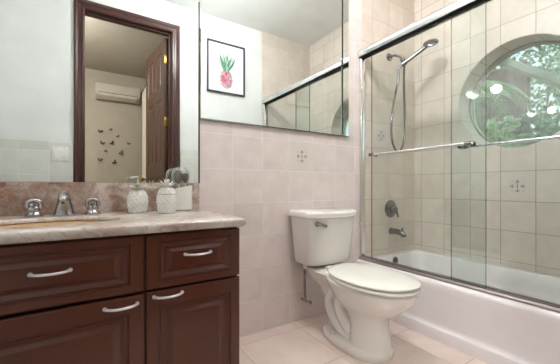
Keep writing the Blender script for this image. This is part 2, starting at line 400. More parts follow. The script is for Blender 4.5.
# decorative flower tiles
def deco(name, label, c, plane):
    t = thing(name, label, 'decorative tile', c, 'flower pattern accent tiles')
    put = (lambda u, v, d: Vector((c[0]+u, c[1]-d, c[2]+v))) if plane == 'back' else (lambda u, v, d: Vector((c[0]-d, c[1]-u, c[2]+v)))
    h = .0985
    b = MB(); b.loft([[put(-h, -h, .0002), put(h, -h, .0002), put(h, h, .0002), put(-h, h, .0002)], [put(-h, -h, .0012), put(h, -h, .0012), put(h, h, .0012), put(-h, h, .0012)]])
    obj('tile_face', b, M['decotile'], t, smooth=False)
    b = MB()
    def plate(poly, mi, d=.0018):
        b.loft([[put(u, v, .0011) for u, v in poly], [put(u, v, d) for u, v in poly]], mi=mi)
    for q in range(4):
        a = PI/4+q*PI/2; ca, sa = math.cos(a), math.sin(a)
        P = [(.006, 0), (.022, .008), (.036, .010), (.042, 0), (.036, -.010), (.022, -.008)]
        plate([(p*ca-r*sa, p*sa+r*ca) for p, r in P], 0)
        for p, r in ((.046, .006), (.046, -.006)):
            x, y = p*ca-r*sa, p*sa+r*ca; plate([(x+.003, y), (x, y+.003), (x-.003, y), (x, y-.003)], 1)
        a = q*PI/2; ca, sa = math.cos(a), math.sin(a)
        for p, r, s, mi in ((.018, 0, .004, 1), (.028, 0, .0065, 2 if q % 2 == 0 else 1), (.028, .010, .004, 1), (.028, -.010, .004, 1), (.038, 0, .0055, 1), (.036, .007, .003, 1), (.036, -.007, .003, 1)):
            x, y = p*ca-r*sa, p*sa+r*ca; plate([(x+s, y), (x, y+s), (x-s, y), (x, y-s)], mi, .0017)
    plate([(.003, .012), (-.003, .012), (-.003, -.012), (.003, -.012)], 1)
    obj('flower_motif', b, [M['motif_w'], M['motif_g'], M['motif_r']], t, smooth=False)
M['decotile'] = mat('accent_tile', (230, 220, 213), .35)
M['motif_w'] = mat('motif_pale', (224, 222, 222), .4); M['motif_g'] = mat('motif_grey', (140, 130, 122), .4); M['motif_r'] = mat('motif_rust', (176, 124, 104), .4)
deco('accent_tile', 'flower accent tile on the wall just below the mirror, above the toilet tank', (1.21375, 0, 1.11375), 'back')
deco('accent_tile', 'flower accent tile inside the shower beside the hose loop', (2.0237, 0, 1.330), 'back')
deco('accent_tile', 'flower accent tile on the tub wall below the round window', (XW, -.068-.2025*3.5, .91125), 'side')

# ------------------------------------------------------------------ vanity
ZT = .786; YF = -.575
t = thing('vanity_cabinet', 'dark reddish brown vanity cabinet with panelled drawers and doors under the marble counter', 'cabinet', (-.1, -.3, 0))
b = MB()
b.box(-.77, .488, -.552, -.002, .10, .118); b.box(-.77, .47, -.49, -.01, 0, .10); b.box(-.77, .488, -.010, -.002, .118, .752)
for x0, x1 in ((-.77, -.752), (-.357, -.340), (.140, .157), (.470, .488)): b.box(x0, x1, -.552, -.010, .118, .560)
for x0, x1 in ((-.77, -.752), (.470, .488)): b.box(x0, x1, -.552, -.010, .560, .752)
b.box(-.752, .470, -.552, -.534, .553, .752); b.box(-.752, -.340, -.552, -.534, .118, .553)
obj('cabinet_body', b, M['wood'], t, smooth=False)
def front(kind, x0, x1, z0, z1, hx, hz, fx, fz, tilt=0):
    b = MB()
    of = lambda u, v, d: Vector((u, YF-d+0, v))
    prof = [(0, 0, -.020), (0, 0, -.004), (.001, .001, -.0015), (.004, .004, 0), (fx-.010, fz-.010, 0), (fx-.007, fz-.007, -.0035), (fx-.002, fz-.002, -.0035), (fx, fz, -.001),
            (fx+.010, fz+.010, -.006), (fx+.013, fz+.013, -.008), (fx+.018, fz+.018, -.008), (fx+.036, fz+.030, -.0015), (fx+.038, fz+.032, -.0015)]
    raised_panel(b, x0, x1, z0, z1, None, [(p[0], p[1], p[2] if i < 4 else p[2]*1.25) for i, p in enumerate(prof)], of)
    if tilt:
        bmesh.ops.rotate(b.bm, cent=(x1, YF, z1), matrix=Matrix.Rotation(tilt, 3, 'Y'), verts=b.bm.verts)
    o = obj(kind, b, M['wood'], t, smooth=False)
    L = .046
    h = MB(); pts = [(hx-L, YF+.0, hz), (hx-L, YF-.010, hz)]
    pts = []
    for i in range(13):
        s = -1+2*i/12; pts.append((hx+s*L, YF-.004-.026*(1-s*s)**.6, hz-.000))
    h.tube(pts, [.0055]+[.0048]*11+[.0055], 10, flat=.85)
    for s in (-1, 1): h.tube([(hx+s*L, YF+.001, hz), (hx+s*L, YF-.006, hz)], .0058, 10)
    obj('pull_handle', h, M['handle'], o)
    return o
front('drawer', -.345, .145, .563, .745, -.10, .662, .050, .034)
front('drawer', .1525, .490, .563, .745, .325, .668, .048, .034)
front('cabinet_door', -.345, .145, .12, .553, .079, .527, .055, .066, math.radians(-.75))
front('cabinet_door', .1525, .490, .12, .555, .222, .537, .048, .062)
front('drawer', -.765, -.352, .563, .745, -.56, .665, .050, .034)
front('cabinet_door', -.765, -.352, .12, .553, -.40, .527, .055, .066)
# countertop with the oval cut out
SCX, SCY, SA, SB = -.115, -.335, .205, .150
b = MB(); X0, X1, Y0, Y1 = -.777, .502, -.605, -.002
A = rect_angles(SCX, SCY, X0, X1, Y0, Y1, 64)
def el(z, k=0): return [Vector((SCX+(SA+k)*math.cos(a), SCY+(SB+k)*math.sin(a), z)) for a in [math.atan2(math.sin(q)/SB, math.cos(q)/SA) for q in A]]
def rc(z, k=0): return [Vector((*rect_pt(SCX, SCY, X0+k, X1-k, Y0+k, Y1-(k if k else 0), a), z)) for a in A]
b.loft([el(ZT-.032, .02), el(ZT-.016, .012), el(ZT-.014), el(ZT-.005), el(ZT-.001, .004), el(ZT, .008), rc(ZT, .010), rc(ZT-.002, .004), rc(ZT-.008, 0), rc(ZT-.024, 0), rc(ZT-.030, .004), rc(ZT-.032, .010)], closed=True)
tag(obj('countertop', b, M['counter'], angle=50, loc=(0, -.3, ZT)), 'pale pinkish marble countertop with a bullnose edge on the brown vanity', 'countertop')
b = MB(); b.box(-.777, .500, -.022, -.0015, ZT+.0005, .926, .002)
tag(obj('backsplash', b, M['marble'], loc=(0, -.01, ZT)), 'mottled rust and pink marble backsplash strip behind the faucet', 'backsplash')
t = thing('sink_basin', 'oval tan undermount sink basin set into the marble countertop', 'sink', (SCX, SCY, ZT-.17))
prof = [(1.04, -.0175), (1.0, -.019), (.985, -.05), (.93, -.10), (.80, -.135), (.5, -.155), (.12, -.16)]
b = MB(); b.loft([[Vector((SCX+SA*k*math.cos(2*PI*j/48), SCY+SB*k*math.sin(2*PI*j/48), ZT+z)) for j in range(48)] for k, z in prof]
                 + [[Vector((SCX+SA*(k+.03)*math.cos(2*PI*j/48), SCY+SB*(k+.03)*math.sin(2*PI*j/48), ZT+z-.008)) for j in range(48)] for k, z in prof[::-1]], closed=True)
obj('bowl', b, M['basin'], t)
b = MB(); b.lathe([(0, 0), (.026, 0), (.026, .003), (.018, .004), (0, .002)], (SCX, SCY, ZT-.160), 24); obj('drain', b, M['chrome'], t)
for dx in (-.022, 0, .022):
    b = MB(); b.lathe([(0, 0), (.0055, 0), (.0055, .004), (0, .004)], (SCX+dx, SCY+SB*.965, ZT-.038), 12, 'Y'); obj('overflow_hole', b, M['rubber'], t)
# faucet
FX, FY = -.098, -.105
t = thing('faucet', 'chrome widespread bathroom faucet with two lever handles behind the sink', 'faucet', (FX, FY, ZT))
b = MB()
def ell(z, rx, ry, cy): return [Vector((FX+rx*math.cos(2*PI*j/28), cy+ry*math.sin(2*PI*j/28), z)) for j in range(28)]
b.loft([ell(ZT+.001, .040, .030, FY), ell(ZT+.006, .041, .031, FY), ell(ZT+.012, .036, .028, FY), ell(ZT+.03, .031, .027, FY-.002), ell(ZT+.055, .025, .027, FY-.006), ell(ZT+.075, .022, .027, FY-.014), ell(ZT+.088, .019, .025, FY-.022), ell(ZT+.096, .012, .018, FY-.028), ell(ZT+.099, .004, .006, FY-.03)])
b.tube([(FX, FY-.015, ZT+.078), (FX, FY-.05, ZT+.078), (FX, FY-.080, ZT+.069), (FX, FY-.090, ZT+.066), (FX, FY-.094, ZT+.064)], [.021, .019, .016, .010, .002], 20, smooth=1)
obj('spout', b, M['chrome'], t)
b = MB(); b.lathe([(0, 0), (.008, 0), (.008, .004), (0, .004)], (FX, FY-.083, ZT+.050), 16); obj('aerator', b, M['nickel'], t)
for hx in (FX-.100, FX+.100):
    b = MB(); b.lathe([(0, 0), (.031, 0), (.031, .006), (.024, .010), (.020, .018), (.023, .024), (.023, .034), (.018, .040), (0, .042)], (hx, FY+.01, ZT+.001), 24)
    s = 1 if hx > FX else -1
    b.tube([(hx-.020, FY+.006, ZT+.036), (hx-.022, FY+.002, ZT+.055), (hx-.012, FY, ZT+.065), (hx+.012, FY, ZT+.065), (hx+.022, FY+.002, ZT+.055), (hx+.020, FY+.006, ZT+.036)], .0085, 12, smooth=2)
    b.tube([(hx, FY+.006, ZT+.04), (hx+s*.004, FY-.03, ZT+.05)], [.009, .006], 12)
    obj('handle', b, M['chrome'], t)

# pineapple vessels
def pine(b, c, R, H, lid=False):
    prof = [(.0, 0), (R*.78, 0), (R*.86, .004)]
    n = 40
    for i in range(1, n):
        u = i/n; z = .004+(H-.008)*u
        r = R*(.86+.14*math.sin(PI*min(u*1.25, 1)*.5)) if u < .4 else R*(1-.36*((u-.4)/.6)**2.6)
        prof.append((r, z))
    prof += [(R*.5, H), (0, H)]
    K = 11; pitch = 2*PI*R/K*1.05
    def fn(a, h):
        u = a*K/(2*PI); v = h/pitch
        p = abs(((u+v) % 1)-.5)*2; q = abs(((u-v) % 1)-.5)*2
        return 1+.13*(min(1-p, 1-q)-.25)
    b.lathe(prof, c, 90, fn=fn)
def leaf(b, base, az, L, wd, lean, curl=.0):
    d = Vector((math.cos(az), math.sin(az), 0)); s = Vector((-math.sin(az), math.cos(az), 0)); up = Vector((0, 0, 1)); B = Vector(base)
    loops = []
    for i in range(6):
        u = i/5; w_ = wd*(1-u**1.6)*(.7+.6*u if u < .4 else .94)+.0004
        p = B+d*(lean*L*u+curl*L*u*u)+up*(L*u*(1-lean*.35)-curl*L*.5*u*u); th = .0018*(1-u)+.0005
        loops.append([p-s*w_, p+d*th-up*0, p+s*w_, p-d*th+s*0])
    b.loft(loops)
c = (.179, -.125, ZT+.001)
t = thing('soap_dispenser', 'white ceramic pineapple soap dispenser with a metal pump, on the marble counter', 'soap dispenser', c)
b = MB(); pine(b, c, .044, .108); obj('bottle', b, M['white_cer'], t, angle=60)
b = MB()
for i in range(9): leaf(b, (c[0]+.012*math.cos(i*.7), c[1]+.012*math.sin(i*.7), c[2]+.1085), i*2*PI/9, .034, .016, 1.25, .0)
b.lathe([(0, 0), (.026, 0), (.018, .006), (0, .008)], (c[0], c[1], c[2]+.107), 20); obj('leaf_collar', b, M['white_cer'], t)
b = MB(); b.lathe([(0, 0), (.016, 0), (.016, .010), (.012, .013), (0, .014)], (c[0], c[1], c[2]+.115), 20); obj('pump_collar', b, M['brass'], t)
b = MB(); b.tube([(c[0], c[1], c[2]+.13), (c[0], c[1], c[2]+.172)], .005, 10)
b.tube([(c[0], c[1], c[2]+.165), (c[0]-.012, c[1]-.014, c[2]+.165), (c[0]-.030, c[1]-.010, c[2]+.162)], .004, 10, smooth=1); obj('pump', b, M['pumpm'], t)
c = (.289, -.222, ZT+.001)
t = thing('pineapple_jar', 'white ceramic pineapple jar with a leafy lid, in front of the brush canister', 'jar', c)
b = MB(); pine(b, c, .0425, .118); obj('jar_body', b, M['white_cer'], t, angle=60)
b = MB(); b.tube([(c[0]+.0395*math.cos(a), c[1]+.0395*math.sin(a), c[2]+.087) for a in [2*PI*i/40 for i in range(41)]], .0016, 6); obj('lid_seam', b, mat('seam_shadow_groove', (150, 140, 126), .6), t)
b = MB()
for ring, (n, L, ln) in enumerate(((7, .046, .95), (6, .050, .6), (4, .052, .2))):
    for i in range(n): leaf(b, (c[0], c[1], c[2]+.112), i*2*PI/n+ring*.5, L, .014, ln, .1)
b.lathe([(0, 0), (.02, 0), (.015, .012), (0, .02)], (c[0], c[1], c[2]+.112), 16); obj('lid_leaves', b, M['white_cer'], t)
# canister with clear dome, brushes inside
c = (.386, -.080, ZT+.001)
t = thing('brush_canister', 'round white cup with a clear dome cover beside the pineapple jar', 'canister', c)
b = MB(); n = 48; Lp = []
def cupz(a): return .116+.012*math.cos(a+.3)
for r, z, top in ((.001, 0, 0), (.052, 0, 0), (.056, .004, 0), (.056, 1, 1), (.053, 1.0, 1), (.052, .012, 0), (.001, .010, 0)):
    Lp.append([Vector((c[0]+r*math.cos(2*PI*j/n), c[1]+r*math.sin(2*PI*j/n), c[2]+(cupz(2*PI*j/n) if top else z))) for j in range(n)])
b.loft(Lp); obj('cup', b, M['white_cer'], t)
b = MB(); b.lathe([(0, 0), (.057, 0), (.057, .006), (0, .006)], c, 40); obj('base_ring', b, mat('cork_base', (160, 140, 116), .6), t)
pr_ = [(.046, .03), (.046, .175), (.0445, .192), (.039, .206), (.03, .216), (.018, .222), (.0005, .225)]
b = MB(); b.lathe(pr_+[(max(r-.0015, .0004), z-.0015) for r, z in pr_[::-1]], c, 40); obj('dome', b, M['dome'], t)
for i, (dx, dy, h, r, lb) in enumerate(((.020, -.012, .176, .018, 'right'), (-.014, -.014, .172, .018, 'middle'), (-.004, .018, .180, .016, 'rear'))):
    bt = thing('makeup_brush', {'right': 'fluffy brown makeup brush under the clear dome, the rightmost of three', 'middle': 'fluffy brown makeup brush under the clear dome, front left of three',
                             'rear': 'fluffy brown makeup brush under the clear dome, behind the other two'}[lb], 'brush', (c[0]+dx, c[1]+dy, c[2]+.014), 'makeup brushes in the domed canister')
    p = (c[0]+dx, c[1]+dy, c[2])
    m = MB(); m.tube([(p[0], p[1], p[2]+.014), (p[0], p[1], p[2]+.150)], [.003, .004], 10); obj('brush_handle', m, M['curtain'], bt)
    m = MB(); m.lathe([(.006, h-.036), (r*.8, h-.022), (r, h-.004), (r*.85, h+.008), (r*.4, h+.015), (.0005, h+.016)], p, 20, fn=lambda a, z: 1+.06*math.sin(a*9)); obj('bristles', m, M['brush'], bt)

# ------------------------------------------------------------------ lamps
t = thing('vanity_light', 'wall light with one frosted globe above the vanity mirror', 'lamp', (-.18, 0, 2.0))
b = MB(); b.box(-.26, -.10, -.03, -.001, 1.955, 2.045, .006); obj('back_plate', b, M['bchrome'], t)
b = MB(); b.tube([(-.18, -.02, 2.0), (-.18, -.08, 2.0)], [.016, .028], 16); obj('lamp_arm', b, M['bchrome'], t)
b = MB(); b.sphere((-.18, -.125, 1.99), .050); obj('globe', b, M['bulb'], t)
t = thing('ceiling_lamp', 'small pendant lamp with a round glass globe on the bathroom ceiling', 'lamp', (.90, -.63, ZC))
b = MB(); b.lathe([(0, 0), (.06, 0), (.055, -.02), (.012, -.026), (.012, -.105), (.03, -.11), (.03, -.135), (0, -.135)], (.90, -.63, ZC-.0005), 32); obj('lamp_base', b, M['bchrome'], t)
b = MB(); b.sphere((.90, -.63, 2.62), .046); obj('globe', b, M['ceil_lamp'], t)
t = thing('bedroom_fill_lamp', 'added fill globe hanging out of view in the bedroom beyond the doorway', 'lamp', (-.62, -2.25, ZC))  # added out of view to brighten the toilet, tub and lower room
b = MB(); b.lathe([(0, 0), (.06, 0), (.055, -.02), (.012, -.026), (.012, -.25), (.03, -.255), (.03, -.28), (0, -.28)], (-.62, -2.25, ZC-.0005), 32); obj('lamp_base', b, M['bchrome'], t)
b = MB(); b.sphere((-.62, -2.25, 2.44), .085); obj('globe', b, M['bed_fill'], t)

# ------------------------------------------------------------------ toilet
TX = 1.298
t = thing('toilet', 'white two piece toilet with a closed lid, standing between the vanity and the tub', 'toilet', (TX, -.40, 0))
def egg(z, yb, yf, hw, k=.10, n=40, p=2.2):
    L = []; mid = (yb+yf)/2; h = (yb-yf)/2
    for j in range(n):
        a = 2*PI*j/n; ca, sa = math.cos(a), math.sin(a)
        x = abs(sa)**(2/p)*(1 if sa >= 0 else -1); y = abs(ca)**(2/p)*(1 if ca >= 0 else -1)
        L.append(Vector((TX+hw*x*(1+k*y), mid+h*y, z)))
    return L
b = MB()
b.loft([egg(0, -.190, -.632, .124, .0, p=2.8), egg(.012, -.185, -.637, .128, .0, p=2.8), egg(.042, -.190, -.632, .124, .0, p=2.8), egg(.052, -.20, -.615, .114, 0, p=2.8)])
b.loft([egg(.03, -.415, -.634, .104, .06, p=2.6), egg(.08, -.42, -.626, .097, .05, p=2.6), egg(.14, -.42, -.614, .088, .04, p=2.6), egg(.19, -.40, -.618, .090, .04, p=2.5), egg(.225, -.36, -.645, .108, .05), egg(.255, -.33, -.690, .136, .06),
        egg(.29, -.30, -.728, .160, .08), egg(.33, -.27, -.760, .171, .10), egg(.362, -.25, -.775, .178, .12), egg(.380, -.245, -.776, .178, .12), egg(.386, -.25, -.770, .173, .12)])
# rear body and tank deck
b.loft([egg(.04, -.20, -.46, .055, 0, p=3), egg(.20, -.17, -.46, .050, 0, p=3), egg(.28, -.10, -.46, .07, 0, p=3), egg(.33, -.05, -.46, .11, 0, p=4), egg(.385, -.04, -.46, .135, .0, p=4), egg(.395, -.045, -.42, .13, 0, p=4)])
for s in (-1, 1):
    x = TX+s*.046
    b.tube([(x-s*.02, -.42, .27), (x, -.36, .285), (x+s*.004, -.285, .275), (x+s*.008, -.245, .225), (x+s*.012, -.255, .165), (x+s*.016, -.30, .115), (x+s*.018, -.35, .080), (x+s*.010, -.41, .055), (x, -.45, .05)],
           [.028, .031, .032, .032, .032, .032, .032, .030, .03], 18, smooth=2)
    b.tube([(x+s*.010, -.39, .27), (x+s*.018, -.345, .235), (x+s*.016, -.345, .185), (x+s*.012, -.385, .12), (x+s*.005, -.43, .08)], [.03, .032, .034, .034, .03], 16, smooth=2)
obj('bowl', b, M['ceramic'], t, angle=50)
b = MB(); b.loft([egg(.387, -.275, -.780, .180, .01), egg(.392, -.268, -.789, .186, .01), egg(.400, -.268, -.789, .186, .01), egg(.405, -.272, -.783, .182, .01)])
obj('seat', b, M['seat'], t)
b = MB(); b.loft([egg(.408, -.262, -.785, .182, .01), egg(.411, -.258, -.790, .186, .01), egg(.419, -.258, -.790, .186, .01), egg(.426, -.268, -.779, .177, .01), egg(.431, -.30, -.73, .15, .1), egg(.433, -.38, -.62, .08, .1)])
for v in b.bm.verts: v.co.z += max(0, (-.45-v.co.y))*.012
for s in (-1, 1): b.tube([(TX+s*.07-.02, -.262, .412), (TX+s*.07+.02, -.262, .412)], .012, 12)
obj('lid', b, M['seat'], t)
def dsec(z, yb, yf, hw, bow, n=26):       # D shaped tank section with a bowed front
    L = []; ys = yf+.035
    for j in range(n+1):
        u = math.sin(PI/2*(-1+2*j/n)); y = yf-bow*1.5*(1-abs(u)**2.0); y = ys+(y-ys)*max(0, 1-abs(u)**9)**.6
        L.append(Vector((TX+hw*u, y, z)))
    L += [Vector((TX+hw, yb-.015, z)), Vector((TX+hw-.012, yb, z)), Vector((TX+.05, yb, z)), Vector((TX-.05, yb, z)), Vector((TX-hw+.012, yb, z)), Vector((TX-hw, yb-.015, z))]
    return L
b = MB(); b.loft([dsec(.414, -.055, -.190, .160, .010), dsec(.420, -.045, -.205, .172, .014), dsec(.44, -.040, -.212, .180, .017), dsec(.58, -.032, -.222, .191, .022), dsec(.714, -.025, -.232, .200, .026)])
obj('tank', b, M['ceramic'], t, angle=35)
b = MB(); b.loft([dsec(.715, -.018, -.242, .210, .028), dsec(.720, -.014, -.248, .214, .030), dsec(.744, -.014, -.248, .214, .030), dsec(.754, -.018, -.242, .209, .028), dsec(.758, -.03, -.225, .195, .024)])
obj('tank_lid', b, M['ceramic'], t, angle=35)
b = MB(); b.lathe([(0, 0), (.016, 0), (.016, -.006), (.010, -.012), (0, -.013)], (TX-.150, -.242, .682), 18, 'Y')
b.tube([(TX-.168, -.252, .686), (TX-.135, -.262, .680), (TX-.100, -.272, .668)], [.010, .010, .013], 12, smooth=1, flat=.8); obj('flush_lever', b, M['nickel'], t)
b = MB(); b.sphere((TX-.108, -.335, .056), .014, (1, 1, .9)); obj('bolt_cap', b, M['ceramic'], t)
b = MB(); b.sphere((TX+.108, -.335, .056), .014, (1, 1, .9)); obj('bolt_cap', b, M['ceramic'], t)
b = MB(); b.tube([(TX-.148, -.12, .418), (TX-.148, -.12, .385)], .013, 12); obj('fill_nut', b, M['plastic'], t)
# water supply valve
t = thing('supply_valve', 'chrome water shutoff valve with a flexible hose under the toilet tank', 'valve', (1.20, -.02, .15))
b = MB(); b.lathe([(0, 0), (.030, 0), (.028, -.006), (.012, -.012), (0, -.012)], (1.20, -.0005, .150), 24, 'Y'); obj('escutcheon', b, mat('cream_escutcheon', (226, 220, 190), .4), t)
b = MB(); b.tube([(1.20, -.01, .150), (1.20, -.07, .150)], .008, 12); b.tube([(1.20, -.055, .150), (1.20, -.055, .175)], .009, 12)
b.tube([(1.20, -.062, .148), (1.225, -.070, .140)], [.006, .006], 10); b.sphere((1.232, -.072, .137), .014, (.6, 1, 1)); obj('valve_body', b, M['chrome'], t)
b = MB(); b.tube([(1.20, -.055, .172), (1.195, -.060, .22), (1.170, -.09, .28), (TX-.148, -.118, .33), (TX-.148, -.12, .388)], .0075, 10, smooth=2); obj('supply_hose', b, M['nickel'], t)

# ------------------------------------------------------------------ bathtub
RZ = .345; TX0 = 1.738
b = MB(); g = .003
Y0, Y1, X1 = YD+.012+g, -g, XW-g
b.loft([rr(TX0+.03, X1, Y0, Y1, RZ, .006), rr(TX0+.095, X1-.055, Y0+.06, Y1-.055, RZ, .11), rr(TX0+.103, X1-.063, Y0+.07, Y1-.062, RZ-.008, .11), rr(TX0+.115, X1-.075, Y0+.11, Y1-.075, RZ-.10, .12),
        rr(TX0+.145, X1-.105, Y0+.24, Y1-.12, .12, .12), rr(TX0+.19, X1-.15, Y0+.32, Y1-.17, .085, .11), rr(TX0+.30, X1-.26, Y0+.5, Y1-.35, .08, .05)], caps=False)
b.poly(rr(TX0+.30, X1-.26, Y0+.5, Y1-.35, .08, .05))
b.prism([(TX0+.031, RZ), (TX0+.014, RZ-.003), (TX0+.004, RZ-.012), (TX0, RZ-.028), (TX0+.004, RZ-.06), (TX0+.006, .095), (TX0+.004, .082), (TX0-.004, .074), (TX0-.016, .068), (TX0-.020, .058), (TX0-.020, 0), (TX0+.03, 0)], Y0, Y1)
tub = tag(obj('bathtub', b, M['tub'], angle=40, loc=(2.1, -.78, 0)), 'white alcove bathtub behind the sliding glass doors', 'bathtub')
b = MB(); b.lathe([(0, 0), (.032, 0), (.032, -.004), (.027, -.008), (.008, -.010), (0, -.010)], (2.11, -.074, .300), 28, 'Y'); b.lathe([(0, -.009), (.007, -.009), (.007, -.013), (0, -.013)], (2.11, -.074, .300), 12, 'Y')
o = obj('overflow_plate', b, M['nickel'], tub)

# ------------------------------------------------------------------ sliding shower doors
XR = 1.79
t = thing('shower_door_frame', 'polished metal shower door frame with a rounded header rail and bottom track on the tub', 'shower frame', (XR, -.78, RZ))
ya, yb_ = YD+.014, -.002
b = MB(); HZ = 1.915
pts = [(XR-.040, HZ+.000), (XR-.044, HZ+.012), (XR-.045, HZ+.026), (XR-.042, HZ+.040), (XR-.034, HZ+.052), (XR-.022, HZ+.058), (XR+.022, HZ+.058), (XR+.034, HZ+.050), (XR+.042, HZ+.036), (XR+.044, HZ+.018), (XR+.040, HZ+.000), (XR+.034, HZ+.000), (XR+.034, HZ+.012), (XR-.034, HZ+.012), (XR-.034, HZ+.000)]
b.prism(pts, ya, yb_); obj('header_rail', b, M['header'], t, angle=50)
b = MB()
for dx in (-.024, .0, .024): b.box(XR+dx-.003, XR+dx+.003, ya, yb_, HZ-.002, HZ+.012)
obj('header_channel', b, M['rubber'], t, smooth=False)
b = MB(); b.prism([(XR-.030, RZ+.0005), (XR-.030, RZ+.010), (XR-.026, RZ+.018), (XR-.020, RZ+.018), (XR-.018, RZ+.008), (XR-.003, RZ+.008), (XR-.002, RZ+.020), (XR+.002, RZ+.020), (XR+.003, RZ+.008), (XR+.018, RZ+.008), (XR+.022, RZ+.024), (XR+.028, RZ+.024), (XR+.030, RZ+.0005)], ya, yb_)
obj('bottom_track', b, M['track'], t, angle=20)
for y0_, y1_ in ((-.024, -.0015), (YD+.0135, YD+.036)):
    b = MB(); b.box(XR-.022, XR+.022, y0_, y1_, RZ+.008, HZ+.002, .006, seg=3); p = obj('side_post', b, M['bchrome'], t)
    if y0_ > -.1:
        for z in (.62, 1.66):
            b = MB(); b.box(XR-.027, XR-.012, -.030, -.002, z-.011, z+.011, .003); obj('bumper', b, mat('clear_bumper', (214, 212, 180), .4), p)
def bar(b, x, ya, yb, z, glass_x):
    b.tube([(x, ya, z), (x, yb, z)], .0085, 14)
    for y in (ya, yb): b.sphere((x, y, z), .0105)
for nm, x, y0_, y1_, side, lb in (('a', XR-.012, -.885, -.115, -1, 'sliding glass shower door nearer the showerhead, with a towel bar on the outside'),
                               ('b', XR+.013, YD+.045, -.690, 1, 'sliding glass shower door further from the showerhead, with a bar on the tub side')):
    t = thing('sliding_glass_door', lb, 'shower door', (x, (y0_+y1_)/2, RZ+.03))
    z0, z1 = RZ+.020, HZ+.004
    b = MB(); b.box(x-.004, x+.004, y0_, y1_, z0, z1)
    for f in b.bm.faces:
        if abs(f.normal.x) < .5: f.material_index = 1
    obj('glass_panel', b, [M['glass'], M['glass_edge']], t, smooth=False)
    b = MB(); bx = x+side*.055
    bar(b, bx, y0_+.045, y1_-.035, 1.142, x); obj('towel_bar', b, M['bchrome'], t)
    for y in (y0_+.060, y1_-.045):
        b = MB(); b.tube([(bx, y, 1.142), (x+side*.0035, y, 1.142)], .009, 12); b.lathe([(0, 0), (.014, 0), (.014, .006), (0, .006)], (x+side*.0065-.003, y, 1.142), 16, 'X')
        b.tube([(bx, y-.018, 1.142), (bx, y+.018, 1.142)], .0125, 12)
        obj('bar_bracket', b, M['nickel'], t)

# ------------------------------------------------------------------ shower fittings
t = thing('shower_fixture', 'chrome hand shower on a wall arm with a looping metal hose', 'shower', (2.126, -.002, 2.005))
b = MB(); b.lathe([(0, 0), (.034, 0), (.030, -.010), (.014, -.016), (0, -.016)], (2.126, -.0015, 2.003), 28, 'Y'); obj('wall_flange', b, M['nickel'], t)
b = MB(); b.tube([(2.126, -.01, 2.003), (2.130, -.055, 2.002), (2.136, -.10, 1.975), (2.140, -.118, 1.945)], .0105, 14, smooth=2); obj('shower_arm', b, M['nickel'], t)
HB = Vector((2.144, -.131, 1.908)); H1 = Vector((2.212, -.250, 1.995)); HC = Vector((2.245, -.296, 2.036))
d = (H1-HB).normalized()
b = MB(); b.sphere((2.140, -.121, 1.938), .019); b.tube([(2.139, -.117, 1.955), (2.147, -.135, 1.895)], .016, 16); b.tube([HB-d*.012, HB+d*.022], .020, 16); obj('bracket', b, M['nickel'], t)
b = MB(); b.tube([HB-d*.03, HB+d*.02, HB+d*.08, H1-d*.01, H1+d*.012, HC-(HC-H1)*.4], [.012, .0145, .0155, .0155, .017, .016], 18, smooth=1)
dh = Vector((.72, -.45, .53)).normalized(); nr = Vector((.60, .30, -.66)); nr = (nr-dh*nr.dot(dh)).normalized(); sd = dh.cross(nr)
loops = []
for k, q in ((.05, -.016), (.55, -.014), (.9, -.006), (1.0, .002), (.98, .008), (.90, .010), (.05, .011)):
    loops.append([HC+dh*(math.cos(a)*.056*k)+sd*(math.sin(a)*.058*k)+nr*q for a in [2*PI*j/32 for j in range(32)]])
b.loft(loops); obj('hand_shower', b, M['nickel'], t)
b = MB()
hp = [HB-d*.03, HB-d*.05+Vector((-.004, 0, -.02)), (2.105, -.11, 1.78), (2.062, -.10, 1.62), (2.038, -.09, 1.45), (2.045, -.085, 1.30), (2.085, -.085, 1.215), (2.140, -.085, 1.195), (2.190, -.085, 1.235), (2.215, -.09, 1.34), (2.205, -.095, 1.52), (2.180, -.105, 1.70), (2.158, -.120, 1.84), (2.147, -.134, 1.90)]
b.tube([Vector(p) for p in hp], .0088, 12, smooth=3); obj('shower_hose', b, M['nickel'], t)
t = thing('shower_valve', 'round chrome shower valve plate with a lever, above the tub spout', 'shower valve', (2.14, 0, .715))
b = MB(); b.lathe([(0, 0), (.074, 0), (.074, -.003), (.066, -.009), (.04, -.013), (.03, -.02), (0, -.02)], (2.145, -.001, .722), 40, 'Y'); obj('valve_plate', b, M['nickel'], t)
b = MB(); b.lathe([(0, -.018), (.026, -.018), (.024, -.05), (.018, -.06), (0, -.062)], (2.145, -.001, .722), 24, 'Y'); b.tube([(2.145, -.05, .722), (2.152, -.060, .69), (2.162, -.066, .655)], [.014, .010, .008], 12, smooth=1); obj('lever', b, M['nickel'], t)
t = thing('tub_spout', 'chrome tub spout with a diverter knob, below the shower valve', 'spout', (2.15, 0, .53))
b = MB(); b.lathe([(0, 0), (.028, 0), (.026, -.012), (0, -.012)], (2.150, -.001, .535), 24, 'Y')
b.tube([(2.150, -.008, .535), (2.150, -.06, .535), (2.150, -.105, .528), (2.150, -.128, .510), (2.150, -.130, .498)], [.024, .024, .023, .021, .020], 20, smooth=1); obj('spout', b, M['nickel'], t)
b = MB(); b.tube([(2.150, -.112, .545), (2.150, -.112, .572)], [.005, .008], 12); obj('diverter_knob', b, M['nickel'], t)

